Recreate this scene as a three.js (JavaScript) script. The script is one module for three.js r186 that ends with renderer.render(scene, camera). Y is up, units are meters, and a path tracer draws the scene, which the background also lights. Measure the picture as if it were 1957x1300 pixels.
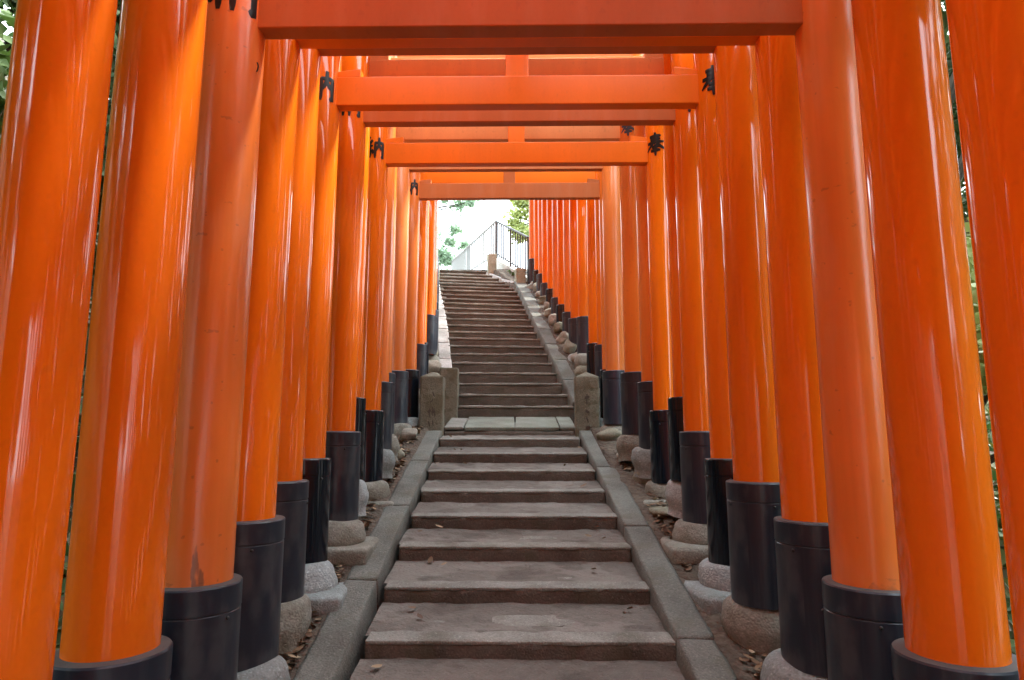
import * as THREE from 'three';
import { RoundedBoxGeometry } from 'three/addons/geometries/RoundedBoxGeometry.js';
import { mergeGeometries, mergeVertices, toCreasedNormals } from 'three/addons/utils/BufferGeometryUtils.js';

// ---------------------------------------------------------------- camera, sky, sun, exposure
const scene = new THREE.Scene();
const camera = new THREE.PerspectiveCamera(54.95, 1024 / 680, 0.05, 500);
camera.position.set(0, 2, 0);
const PITCH = Math.atan(0.148);
camera.lookAt(0, 2 + Math.tan(PITCH) * 10, -10);
const renderer = new THREE.WebGLRenderer({ antialias: true });
renderer.toneMapping = THREE.LinearToneMapping;
renderer.toneMappingExposure = 2.8;
renderer.shadowMap.enabled = true;

// bright hazy overcast sky
{
  const w = 128, h = 64, d = new Float32Array(w * h * 4);
  for (let j = 0; j < h; j++) for (let i = 0; i < w; i++) {
    const el = (j + .5) / h * 2 - 1, up = Math.max(0, el), k = (j * w + i) * 4;
    const az = i / w * Math.PI * 2;
    const cloud = 1 + .10 * Math.sin(az * 3 + el * 5) * Math.sin(el * 9 + 1.3) + .06 * Math.sin(az * 7 - el * 11);
    const b = (2.1 + 1.1 * up) * cloud;
    d[k] = .88 * b; d[k + 1] = 1.0 * b; d[k + 2] = 1.08 * b; d[k + 3] = 1;
  }
  const t = new THREE.DataTexture(d, w, h, THREE.RGBAFormat, THREE.FloatType);
  t.mapping = THREE.EquirectangularReflectionMapping;
  t.magFilter = t.minFilter = THREE.LinearFilter; t.wrapS = THREE.RepeatWrapping; t.needsUpdate = true;
  scene.background = t; scene.environment = t;
}
const sun = new THREE.DirectionalLight(0xfffaf0, 4.6);
sun.position.set(34, 34, -14); sun.target.position.set(0, 3, -6);
sun.castShadow = true; sun.shadow.radius = 16; sun.shadow.mapSize.set(2048, 2048);
Object.assign(sun.shadow.camera, { left: -30, right: 30, top: 30, bottom: -30, near: 1, far: 120 });
scene.add(sun, sun.target);

// ---------------------------------------------------------------- helpers
function rng(seed) { let a = seed >>> 0; return () => { a = (a + 0x6D2B79F5) | 0; let t = Math.imul(a ^ (a >>> 15), 1 | a); t = (t + Math.imul(t ^ (t >>> 7), 61 | t)) ^ t; return ((t ^ (t >>> 14)) >>> 0) / 4294967296; }; }
const used = new Map();
function numbered(n) { const k = used.get(n) || 0; used.set(n, k + 1); return k ? `${n}_${String(k).padStart(3, '0')}` : n; }
function tag(o, label, category, group) { if (label) o.userData.label = label; if (category) o.userData.category = category; if (group) o.userData.group = group; return o; }
function thing(name, label, category, [x, y, z] = [0, 0, 0], turn = 0, group) {
  const o = new THREE.Group(); o.name = numbered(name); o.position.set(x, y, z); o.rotation.y = turn; scene.add(o); return tag(o, label, category, group);
}
function structure(name, label) { const o = new THREE.Group(); o.name = numbered(name); o.userData.kind = 'structure'; if (label) o.userData.label = label; scene.add(o); return o; }
const partCount = new WeakMap();
function part(name, geo, mat, parent, pos, rot) {
  const m = new THREE.Mesh(geo, mat); m.castShadow = m.receiveShadow = true;
  let c = partCount.get(parent); if (!c) partCount.set(parent, c = {});
  const k = c[name] = (c[name] ?? -1) + 1; m.name = k ? `${name}_${String(k).padStart(3, '0')}` : name;
  if (pos) m.position.set(...pos); if (rot) m.rotation.set(...rot);
  parent.add(m); return m;
}
function topMesh(name, geo, mat, label, category, group, pos, rot) {
  const m = new THREE.Mesh(geo, mat); m.castShadow = m.receiveShadow = true; m.name = numbered(name);
  if (pos) m.position.set(...pos); if (rot) m.rotation.set(...rot); scene.add(m); return tag(m, label, category, group);
}
const lerp = (a, b, t) => a + (b - a) * t, clamp = (x, a, b) => Math.min(b, Math.max(a, x));
const sstep = (a, b, x) => { const t = clamp((x - a) / (b - a), 0, 1); return t * t * (3 - 2 * t); };
function table(tab) { return x => { if (x <= tab[0][0]) return tab[0][1]; for (let i = 1; i < tab.length; i++) if (x <= tab[i][0]) return lerp(tab[i - 1][1], tab[i][1], (x - tab[i - 1][0]) / (tab[i][0] - tab[i - 1][0])); return tab[tab.length - 1][1]; }; }

function hash3(x, y, z) { let h = Math.imul(x, 374761393) + Math.imul(y, 668265263) + Math.imul(z, 2147483647 ^ 0x5bd1e995); h = Math.imul(h ^ (h >>> 13), 1274126177); h ^= h >>> 16; return (h >>> 0) / 4294967295; }
function noise3(x, y, z) {
  const X = Math.floor(x), Y = Math.floor(y), Z = Math.floor(z); let u = x - X, v = y - Y, w = z - Z;
  u = u * u * (3 - 2 * u); v = v * v * (3 - 2 * v); w = w * w * (3 - 2 * w);
  const l = (a, b, t) => a + (b - a) * t, H = hash3;
  return l(l(l(H(X, Y, Z), H(X + 1, Y, Z), u), l(H(X, Y + 1, Z), H(X + 1, Y + 1, Z), u), v), l(l(H(X, Y, Z + 1), H(X + 1, Y, Z + 1), u), l(H(X, Y + 1, Z + 1), H(X + 1, Y + 1, Z + 1), u), v), w) * 2 - 1;
}
function fbm3(x, y, z, o = 4) { let s = 0, a = .5; for (let i = 0; i < o; i++) { s += a * noise3(x, y, z); x = x * 2.03 + 7.1; y = y * 2.03 + 3.7; z = z * 2.03 + 1.9; a *= .5; } return s; }
// tileable 2d noise: px, py periods in cells
function tnoise(x, y, px, py, s) {
  const X = Math.floor(x), Y = Math.floor(y); let u = x - X, v = y - Y; u = u * u * (3 - 2 * u); v = v * v * (3 - 2 * v);
  const m = (a, p) => ((a % p) + p) % p, x0 = m(X, px), x1 = m(X + 1, px), y0 = m(Y, py), y1 = m(Y + 1, py);
  return lerp(lerp(hash3(x0, y0, s), hash3(x1, y0, s), u), lerp(hash3(x0, y1, s), hash3(x1, y1, s), u), v);
}
function tfbm(u, v, cx, cy, s, o = 4) { let r = 0, a = .5, n = 0; for (let i = 0; i < o; i++) { r += a * tnoise(u * cx, v * cy, cx, cy, s + i * 17); n += a; cx *= 2; cy *= 2; a *= .5; } return r / n; }
const enc = c => Math.round(255 * Math.pow(clamp(c, 0, 1), 1 / 2.2));
function colourTex(w, h, fn, rx, ry) {
  const d = new Uint8Array(w * h * 4);
  for (let j = 0; j < h; j++) for (let i = 0; i < w; i++) { const c = fn(i / w, j / h), k = (j * w + i) * 4; d[k] = enc(c[0]); d[k + 1] = enc(c[1]); d[k + 2] = enc(c[2]); d[k + 3] = 255; }
  const t = new THREE.DataTexture(d, w, h); t.colorSpace = THREE.SRGBColorSpace; return setTex(t, rx, ry);
}
function greyTex(w, h, fn, rx, ry) {
  const d = new Uint8Array(w * h * 4);
  for (let j = 0; j < h; j++) for (let i = 0; i < w; i++) { const c = Math.round(255 * clamp(fn(i / w, j / h), 0, 1)), k = (j * w + i) * 4; d[k] = d[k + 1] = d[k + 2] = c; d[k + 3] = 255; }
  return setTex(new THREE.DataTexture(d, w, h), rx, ry);
}
function setTex(t, rx, ry) { t.wrapS = t.wrapT = THREE.RepeatWrapping; t.magFilter = THREE.LinearFilter; t.minFilter = THREE.LinearMipmapLinearFilter; t.generateMipmaps = true; t.repeat.set(1 / rx, 1 / ry); t.needsUpdate = true; return t; }
const mix3 = (a, b, t) => [lerp(a[0], b[0], t), lerp(a[1], b[1], t), lerp(a[2], b[2], t)];
const mul3 = (a, k) => [a[0] * k, a[1] * k, a[2] * k];

// uv in metres by dominant axis
function boxUV(g, ou = 0, ov = 0) {
  const q = g.index ? g.toNonIndexed() : g; const p = q.attributes.position, uv = new Float32Array(p.count * 2);
  const a = new THREE.Vector3(), b = new THREE.Vector3(), c = new THREE.Vector3();
  for (let i = 0; i < p.count; i += 3) {
    a.fromBufferAttribute(p, i); b.fromBufferAttribute(p, i + 1); c.fromBufferAttribute(p, i + 2);
    const n = b.clone().sub(a).cross(c.clone().sub(a)); const x = Math.abs(n.x), y = Math.abs(n.y), z = Math.abs(n.z);
    [a, b, c].forEach((v, k) => { const o = (i + k) * 2; if (y >= x && y >= z) { uv[o] = v.x; uv[o + 1] = v.z; } else if (z >= x) { uv[o] = v.x; uv[o + 1] = v.y; } else { uv[o] = v.z; uv[o + 1] = v.y; } uv[o] += ou; uv[o + 1] += ov; });
  }
  q.setAttribute('uv', new THREE.BufferAttribute(uv, 2)); return q;
}
function weld(g) { g.deleteAttribute('uv'); g.deleteAttribute('normal'); return mergeVertices(g, 1e-5); }
// a worn stone block: rounded, chipped, uneven
function block(w, h, d, r, amp, seed, nx, ny, nz, freq = 5) {
  let g = weld(new THREE.BoxGeometry(w, h, d, nx, ny, nz)); const p = g.attributes.position; const v = new THREE.Vector3(), i0 = new THREE.Vector3();
  for (let i = 0; i < p.count; i++) {
    v.fromBufferAttribute(p, i); i0.set(clamp(v.x, -w / 2 + r, w / 2 - r), clamp(v.y, -h / 2 + r, h / 2 - r), clamp(v.z, -d / 2 + r, d / 2 - r));
    const n = v.clone().sub(i0); const l = n.length(); if (l > 1e-6) n.divideScalar(l); v.copy(i0).addScaledVector(n, Math.min(l, r));
    const e = fbm3(v.x * freq + seed * 3.1, v.y * freq + seed * 1.7, v.z * freq - seed, 3) * amp * 2;
    const chip = Math.max(0, noise3(v.x * freq * 2.3 + seed, v.y * 9, v.z * 9) - .35) * amp * 2.5 * (l > r * 1.05 ? 1 : .3);
    v.addScaledVector(n, e - chip); p.setXYZ(i, v.x, v.y, v.z);
  }
  g.computeVertexNormals(); return boxUV(g, seed * .37, seed * .61);
}
function boulder(rx, ry, rz, seed, rough = .16, flat = .75, detail = 5) {
  const g = weld(new THREE.IcosahedronGeometry(1, detail)); const p = g.attributes.position, v = new THREE.Vector3();
  for (let i = 0; i < p.count; i++) {
    v.fromBufferAttribute(p, i); const e = 1 + rough * (1.4 * noise3(v.x * 1.3 + seed, v.y * 1.3, v.z * 1.3 - seed) + .6 * fbm3(v.x * 3 + seed, v.y * 3, v.z * 3, 3)); v.multiplyScalar(e);
    if (v.y > flat) v.y = flat + (v.y - flat) * .2; p.setXYZ(i, v.x * rx, v.y * ry, v.z * rz);
  }
  g.computeVertexNormals(); return boxUV(g, seed, seed * .7);
}

function drum(r, h, rd, seed, amp) {
  const pts = []; for (let k = 0; k <= 5; k++) pts.push([r * k / 5 * (1 - rd / r), 0]); for (let k = 1; k <= 6; k++) { const a = k / 6 * Math.PI / 2; pts.push([r - rd + rd * Math.sin(a), -rd + rd * Math.cos(a)]); } for (let k = 1; k <= 6; k++) pts.push([r + .012 * Math.sin(k), -rd - (h - rd) * k / 6]);
  const g = weld(new THREE.LatheGeometry(pts.reverse().map(p => new THREE.Vector2(p[0], p[1])), 44)); const p = g.attributes.position;
  for (let i = 0; i < p.count; i++) { const x = p.getX(i), y = p.getY(i), z = p.getZ(i), e = 1 + amp * (1.6 * noise3(x * 4 + seed, y * 5, z * 4) + .5 * fbm3(x * 14, y * 14 + seed, z * 14, 3)); p.setXYZ(i, x * e, y + .012 * noise3(x * 6, seed, z * 6), z * e); }
  g.computeVertexNormals(); return boxUV(g, seed, seed * .3);
}

// ---------------------------------------------------------------- materials
const M = {};
// brushed lacquer: waves along the trunk break up its mirror streaks
const lacquerBump = greyTex(512, 1024, (u, v) => .80 * tfbm(u, v, 6, 9, 5, 1) + .20 * tfbm(u, v, 13, 10, 9, 1), 1, 3);
const fadedBump = greyTex(512, 512, (u, v) => .6 * tfbm(u, v, 40, 10, 31, 4) + .4 * tfbm(u, v, 120, 14, 33, 3), 1, 2);
function lacquer(rgb, rough, seed, faded = 0) {
  const map = colourTex(512, 1024, (u, v) => {
    const broad = tfbm(u, v, 4, 3, seed, 4) - .5, streak = tfbm(u, v, 60, 3, seed + 3, 3) - .5, fine = tfbm(u, v, 120, 240, seed + 9, 2) - .5;
    let c = mul3(rgb, 1 + .22 * broad + .04 * streak + .05 * fine);
    const chalk = sstep(.50, .72, tfbm(u, v, 10, 5, seed + 40, 5)); c = mix3(c, [.62, .27, .15], chalk * (.02 + .35 * faded));
    const spot = sstep(.73, .80, tfbm(u, v, 40, 70, seed + 50, 3)); c = mix3(c, [.20, .06, .025], spot * (.06 + .12 * faded));
    return c;
  }, 1, 3);
  return new THREE.MeshPhysicalMaterial({ map, roughness: rough, ior: 1.58, bumpMap: faded > .4 ? fadedBump : lacquerBump, bumpScale: faded > .4 ? .0005 : .0024 });
}
M.gloss = [lacquer([.84, .17, .003], .075, 11), lacquer([.80, .165, .004], .085, 77), lacquer([.86, .185, .004], .07, 143)];
M.faded = [lacquer([.78, .20, .024], .20, 201, .35), lacquer([.74, .20, .035], .24, 277, .5)];
// the faded third pair: scuffs and grey scrapes near its feet
M.scuffed = new THREE.MeshPhysicalMaterial({ roughness: .24, ior: 1.6, bumpMap: fadedBump, bumpScale: .0005, map: colourTex(512, 2048, (u, v) => {
  const y = v * 3.2, broad = tfbm(u, v, 4, 8, 1601, 4) - .5; let c = mul3([.78, .205, .032], 1 + .25 * broad + .08 * (tfbm(u, v, 60, 6, 1603, 3) - .5));
  c = mix3(c, [.66, .30, .16], sstep(.48, .7, tfbm(u, v, 8, 10, 1611, 5)) * .18);
  const foot = Math.max(0, 1 - Math.max(0, y - .6) / .55), scr = sstep(.60, .70, tfbm(u, v, 34, 26, 1621, 4)) , smear = sstep(.56, .66, tfbm(u, v, 9, 34, 1631, 5));
  c = mix3(c, [.16, .085, .055], clamp((scr * .75 + smear * .45) * (tnoise(u * 7, v * 9, 7, 9, 1641) < foot * .62 ? 1 : 0), 0, .8));
  return mix3(c, [.14, .05, .025], sstep(.80, .86, tfbm(u, v, 30, 120, 1651, 3)) * .3);
}, 1, 3.2) });
M.beam = [lacquer([.84, .18, .006], .30, 301), lacquer([.52, .14, .025], .5, 377, .4), lacquer([.88, .37, .12], .5, 391, .3)];  // third paint lightened to mimic light falling on the shaded far beams
for (const b of M.beam) b.specularIntensity = .5;
M.ink = new THREE.MeshPhysicalMaterial({ color: new THREE.Color().setRGB(.006, .006, .006), roughness: .28, specularIntensity: .6 });
const sleeveMap = colourTex(512, 512, (u, v) => { const a = tfbm(u, v, 6, 3, 61, 5), s = tfbm(u, v, 50, 2, 66, 3); const dust = sstep(.52, .75, tfbm(u, v, 12, 6, 71, 5)); return mix3([.008 + .006 * a, .013 + .010 * a, .025 + .018 * a], [.072, .08, .09], dust * .5 + .22 * sstep(.55, .8, s)); }, 1, 1);  // blue tint of the sleeve colours stands in for reflected sky
const sleeveRough = greyTex(256, 256, (u, v) => .20 + .28 * tfbm(u, v, 8, 4, 88, 4), 1, 1);
M.sleeve = [new THREE.MeshPhysicalMaterial({ map: sleeveMap, roughness: 1, roughnessMap: sleeveRough, bumpMap: lacquerBump, bumpScale: .001 }),
  new THREE.MeshPhysicalMaterial({ color: new THREE.Color().setRGB(.006, .010, .018), roughness: .14, bumpMap: lacquerBump, bumpScale: .0012 })];
M.cap = new THREE.MeshStandardMaterial({ roughness: .85, map: colourTex(256, 256, (u, v) => mul3([.085, .08, .078], .7 + .6 * tfbm(u, v, 10, 10, 91, 4)), .5, .5) });
function stone(base, dark, moss, mossAmt, seed, size = 1) {
  return new THREE.MeshStandardMaterial({ roughness: .92,
    map: colourTex(512, 512, (u, v) => {
      const a = tfbm(u, v, 4, 4, seed, 5), sp = tnoise(u * 170, v * 170, 170, 170, seed + 5), sp2 = tnoise(u * 90, v * 90, 90, 90, seed + 6);
      let c = mix3(base, dark, clamp((a - .32) * 1.7, 0, 1)); c = mul3(c, .70 + .40 * sp + .20 * sp2);
      if (sp > .9) c = mix3(c, mul3(base, 1.9), .5);
      const m = sstep(.55, .68, tfbm(u, v, 6, 6, seed + 30, 5)); c = mix3(c, moss, m * mossAmt); return c;
    }, size, size),
    bumpMap: greyTex(512, 512, (u, v) => .5 * tfbm(u, v, 24, 24, seed + 60, 4) + .5 * tnoise(u * 150, v * 150, 150, 150, seed + 61), size, size), bumpScale: .006 });
}
M.kerb = stone([.255, .262, .236], [.135, .136, .12], [.11, .105, .07], .3, 401);
M.worn = stone([.30, .30, .27], [.175, .17, .15], [.16, .155, .10], .25, 411);  // upper tread lips: wear, plus light from the opening painted in
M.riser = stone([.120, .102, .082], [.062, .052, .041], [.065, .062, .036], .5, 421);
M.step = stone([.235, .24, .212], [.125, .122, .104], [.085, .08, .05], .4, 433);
M.cheek = stone([.155, .166, .148], [.082, .086, .074], [.105, .105, .07], .35, 467);
M.pale = stone([.46, .46, .45], [.27, .265, .255], [.16, .16, .12], .25, 489);
M.slab = stone([.20, .225, .19], [.13, .14, .115], [.12, .14, .09], .35, 503);
M.post = stone([.205, .20, .15], [.115, .11, .078], [.095, .085, .04], .6, 541);
M.tan = stone([.36, .35, .27], [.24, .23, .17], [.14, .13, .07], .3, 563);
M.base = [stone([.26, .305, .305], [.185, .215, .21], [.14, .14, .11], .25, 601), stone([.25, .255, .22], [.15, .15, .125], [.10, .095, .06], .35, 633), stone([.37, .43, .44], [.265, .305, .31], [.18, .18, .15], .2, 667)];
M.rock = [stone([.26, .255, .195], [.145, .14, .10], [.085, .085, .04], .55, 701), stone([.34, .32, .27], [.21, .195, .16], [.10, .10, .05], .4, 733)];
M.tread = new THREE.MeshStandardMaterial({ roughness: .95, map: colourTex(1024, 1024, (u, v) => {
  const a = tfbm(u, v, 3, 3, 801, 5), b = tfbm(u, v, 40, 40, 807, 3), wear = sstep(.56, .66, tfbm(u, v, 5, 7, 815, 6)), sp = tnoise(u * 330, v * 330, 330, 330, 821);
  let c = mix3([.115, .104, .090], [.175, .165, .146], a); c = mul3(c, .78 + .36 * b + .10 * sp); c = mix3(c, [.27, .26, .235], wear * .45); c = mix3(c, [.055, .046, .036], sstep(.55, .72, tfbm(u, v, 7, 9, 841, 6)) * .55); if (sp > .93) c = mix3(c, [.36, .34, .31], .4); return c;
}, 2, 2), bumpMap: greyTex(512, 512, (u, v) => .6 * tfbm(u, v, 16, 16, 833, 5) + .4 * tfbm(u, v, 90, 90, 839, 2), 1.1, 1.1), bumpScale: .02 });
M.soil = new THREE.MeshStandardMaterial({ roughness: 1, map: colourTex(1024, 1024, (u, v) => { const a = tfbm(u, v, 8, 8, 901, 5), b = tfbm(u, v, 90, 90, 905, 3); return mul3(mix3([.060, .046, .034], [.125, .100, .074], a), .6 + .8 * b); }, 2, 2), bumpMap: greyTex(512, 512, (u, v) => tfbm(u, v, 30, 30, 911, 4), 1, 1), bumpScale: .03 });
M.bark = new THREE.MeshStandardMaterial({ roughness: 1, map: colourTex(256, 512, (u, v) => mul3([.10, .082, .064], .5 + tfbm(u, v, 20, 5, 921, 4)), 1, 2), bumpMap: greyTex(256, 512, (u, v) => tfbm(u, v, 22, 5, 925, 4), 1, 2), bumpScale: .03 });
const leafMat = (r, g, b) => new THREE.MeshPhysicalMaterial({ color: new THREE.Color().setRGB(r, g, b), roughness: .75, transmission: .35, thickness: 0, side: THREE.DoubleSide });
M.leaf = { deep: leafMat(.055, .105, .026), mid: leafMat(.085, .15, .03), lime: leafMat(.36, .42, .12), glareCool: leafMat(.27, .39, .25) };  // last two paled to mimic sunlight and glare at the opening
M.leaf.lime.transmission = M.leaf.glareCool.transmission = .5;
M.metal = new THREE.MeshStandardMaterial({ color: new THREE.Color().setRGB(.085, .09, .095), roughness: .6 });
M.glareMetal = new THREE.MeshStandardMaterial({ color: new THREE.Color().setRGB(.24, .24, .235), roughness: .7 });  // lighter copy of the railing metal, glare painted into its colour
M.iron = new THREE.MeshStandardMaterial({ color: new THREE.Color().setRGB(.05, .05, .052), roughness: .45, metalness: .6 });
M.concrete = stone([.50, .49, .46], [.38, .37, .35], [.22, .22, .17], .2, 951);
M.engrave = new THREE.MeshStandardMaterial({ color: new THREE.Color().setRGB(.085, .076, .062), roughness: 1 });

// ---------------------------------------------------------------- the path: step lines (Z counts metres ahead of the camera)
const lower = [[3.51, .047, .977], [4.08, .03, 1.114], [4.63, .02, 1.262], [5.19, .02, 1.401], [5.78, .011, 1.542], [6.33, -.005, 1.685], [6.88, -.016, 1.834], [7.48, -.027, 1.982]];
for (let k = 1; k <= 8; k++) lower.unshift([3.51 - .565 * k, .05, .977 - .139 * k]);
const upY = [2.429, 2.603, 2.782, 2.959, 3.139, 3.308, 3.463, 3.623, 3.769, 3.920, 4.075, 4.220, 4.357, 4.494, 4.628, 4.768, 4.905, 5.034, 5.156, 5.278, 5.412, 5.545, 5.690];
const upL = [-.763, -.806, -.849, -.893, -.935, -.973, -1.008, -1.046, -1.083, -1.123, -1.163, -1.205, -1.257, -1.309, -1.358, -1.399, -1.439, -1.478, -1.512, -1.544, -1.58, -1.612, -1.644];
const upR = [.835, .797, .752, .682, .618, .545, .501, .461, .425, .384, .340, .299, .264, .227, .197, .165, .136, .100, .040, -.080, -.22, -.38, -.56];
const upZ = i => 9.07 + .235 * i;
const lineY = table([[-30, -.13], [-1.1, -.13], ...lower.map(s => [s[0], s[2]]), [8.03, 2.117], [9.05, 2.27], ...upY.map((y, i) => [upZ(i), y]), [22, 6.75], [60, 12], [200, 20]]);
const axisX = table([[0, .04], [8.0, -.02], [9.07, .03], [10.4, -.17], [11.3, -.31], [12.4, -.50], [13.2, -.70], [14.2, -1.1], [24, -3.6], [60, -9]]);

// ---------------------------------------------------------------- ground
{
  const xs = [], zs = []; for (let i = -70; i <= 70; i++) { const t = i / 70; xs.push(Math.sign(t) * (4.5 * Math.abs(t) + 115 * Math.pow(Math.abs(t), 5))); }
  for (let i = 0; i <= 260; i++) { const t = i / 260; zs.push(t < .12 ? lerp(-60, -3, t / .12) : t < .8 ? lerp(-3, 17, (t - .12) / .68) : 17 + 150 * Math.pow((t - .8) / .2, 2)); }
  const pos = [], uv = [], idx = [];
  for (const Z of zs) for (const x of xs) {
    const dx = x - axisX(Z), d = Math.abs(dx); let y = lineY(Z) + .02;
    const half = Z > 14.4 ? 0 : Z > 8.9 ? lerp(.9, .70, (Z - 8.9) / 5) : .93;
    y -= half ? .34 * (1 - sstep(half - .06, half + .02, d)) : 0;
    const o = Math.max(0, d - 1.7); y += dx < 0 ? .62 * Math.min(o, 14) : -.10 * Math.min(o, 10);
    y += (.05 * fbm3(x * 1.1, Z * 1.1, 3.3, 4) + .02 * noise3(x * 6, Z * 6, 1)) * sstep(.95, 1.15, d) + .5 * fbm3(x * .15, Z * .15, 9, 3) * sstep(3, 9, d);
    if (Z > 14.3) y += .02;
    pos.push(x, y, -Z); uv.push(x, Z);
  }
  const n = xs.length; for (let j = 0; j < zs.length - 1; j++) for (let i = 0; i < n - 1; i++) { const a = j * n + i; idx.push(a, a + 1, a + n, a + 1, a + n + 1, a + n); }
  const g = new THREE.BufferGeometry(); g.setAttribute('position', new THREE.Float32BufferAttribute(pos, 3)); g.setAttribute('uv', new THREE.Float32BufferAttribute(uv, 2)); g.setIndex(idx); g.computeVertexNormals();
  const m = new THREE.Mesh(g, M.soil); m.name = 'ground'; m.userData.kind = 'structure'; m.receiveShadow = m.castShadow = true; scene.add(m);
}
const groundY = (x, Z) => lineY(Z) + .02 + .05 * fbm3(x * 1.1, Z * 1.1, 3.3, 4);

// ---------------------------------------------------------------- lower stairs
const TURN = -.013;
{
  const st = structure('lower_stairs', 'broad shallow stone stairs with worn kerb edges and earthy treads'), R = rng(5);
  const W = 1.6;
  lower.forEach(([Z, X, Y], i) => {
    const nx = i + 1 < lower.length ? lower[i + 1] : [8.03, -.029, 2.117]; const riser = .092 + .012 * (R() - .5), kd = .15 + .02 * R();
    // earthen tread rising to the foot of the next step
    const z0 = Z + kd - .02, z1 = nx[0] + .02, y0 = Y - .006, y1 = nx[2] - riser - .004, NX = 110, NZ = 26, pos = [], uv = [], idx = [];
    for (let b = 0; b <= NZ; b++) for (let a = 0; a <= NX; a++) {
      const x = (a / NX - .5) * (W + .04), t = b / NZ; const dip = -.010 * Math.sin(Math.PI * t) * .6 * (1 - Math.pow(2 * x / W, 2));
      pos.push(X + x, lerp(y0, y1, t) + dip + .009 * fbm3(x * 3, t * 2 + i * 5, i, 4) + .004 * noise3(x * 18, t * 10, i), -lerp(z0, z1, t) - x * TURN * -1); uv.push(x + i * .7, t * .5 + i * .53);
    }
    for (let b = 0; b < NZ; b++) for (let a = 0; a < NX; a++) { const k = b * (NX + 1) + a; idx.push(k, k + 1, k + NX + 1, k + 1, k + NX + 2, k + NX + 1); }
    const g = new THREE.BufferGeometry(); g.setAttribute('position', new THREE.Float32BufferAttribute(pos, 3)); g.setAttribute('uv', new THREE.Float32BufferAttribute(uv, 2)); g.setIndex(idx); g.computeVertexNormals();
    const step = part('step', g, M.tread, st);
    const kh = riser + .09, lip = .024;
    part('kerb_stone', block(W - .004, lip, kd, .009, .0048, i + 1.3, 110, 4, 8, 13), i % 3 === 1 ? M.step : M.kerb, step, [X, Y - lip / 2, -(Z + kd / 2)], [.04, TURN, (R() - .5) * .006]);
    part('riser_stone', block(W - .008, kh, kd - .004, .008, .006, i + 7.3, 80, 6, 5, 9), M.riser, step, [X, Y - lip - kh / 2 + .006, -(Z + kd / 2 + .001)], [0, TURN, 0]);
    if (i >= 6) { // flat stones showing through the packed earth
      const spots = [[6, [[.02, .5, .16, .07]]], [7, []], [8, [[.13, .5, .24, .11], [-.5, .35, .1, .05]]], [9, [[-.55, .30, .07, .05], [-.34, .18, .07, .035], [.10, .2, .24, .06], [.30, .25, .12, .035], [.62, .26, .14, .06]]], [10, [[-.6, .4, .08, .05], [.12, .45, .22, .045], [.35, .4, .14, .03]]], [11, [[-.45, .45, .12, .05], [.05, .4, .2, .03], [.35, .5, .16, .05]]], [12, [[-.3, .4, .16, .06], [.15, .35, .4, .06]]], [13, [[.05, .4, .25, .05], [.4, .5, .1, .04]]], [14, [[.1, .45, .18, .05]]]].find(s => s[0] === i);
      if (spots) for (const [x, t, rx, rz] of spots[1]) {
        const sh = boulder(rx, .03, rz, x * 7 + i, .55, .45, 5); const zc = lerp(z0, z1, t), yc = lerp(y0, y1, t);
        part('embedded_stone', sh, M.kerb, step, [X + x, yc - .0225, -zc], [Math.atan2(y1 - y0, z1 - z0), 0, 0]);
      }
    }
  });
}
// ---------------------------------------------------------------- landing
{
  const st = structure('landing', 'grey-green flagstone landing between the two flights of stairs');
  const tilt = Math.atan2(2.277 - 2.117, 1.02), zc = -8.56, yc = 2.197 - .06;
  const slabs = [[-.80, -.56, M.kerb], [-.555, .065, M.slab], [.075, .615, M.slab], [.625, .82, M.slab]];
  slabs.forEach(([a, b, m], i) => part('paving_slab', block(b - a, .05, i ? 1.03 : .84, i ? .008 : .022, .0035, 20 + i, 24, 4, 30), m, st, [(a + b) / 2 - .03, 2.197 - .025 - (i ? 0 : .006), zc + (i ? 0 : .08)], [tilt, i === 1 ? .012 : TURN, 0]));
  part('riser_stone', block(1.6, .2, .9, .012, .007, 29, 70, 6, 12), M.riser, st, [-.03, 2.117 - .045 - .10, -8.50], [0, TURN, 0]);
}
// ---------------------------------------------------------------- upper stairs
{
  const st = structure('upper_stairs', 'steep brown stone stairs bending left up to the bright opening'), R = rng(9);
  upY.forEach((Y, i) => {
    const l = upL[i] - .03, r = upR[i] + .03, w = r - l, h = .26, d = .36, rr = .15;
    const yaw = lerp(.0, rr, clamp(i / 12, 0, 1)), roll = (R() - .5) * .012, zz = -(upZ(i) + d / 2 - .02 * R());
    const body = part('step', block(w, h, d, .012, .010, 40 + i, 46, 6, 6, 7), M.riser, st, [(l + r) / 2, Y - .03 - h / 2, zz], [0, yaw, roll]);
    part('tread_stone', block(w - .01, .036, d, .012, .0075, 140 + i, 60, 4, 8, 8), (i % 4 === 2) ? M.kerb : M.worn, body, [0, h / 2 + .012, .012], [.03, 0, 0]);
  });
}
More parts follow.
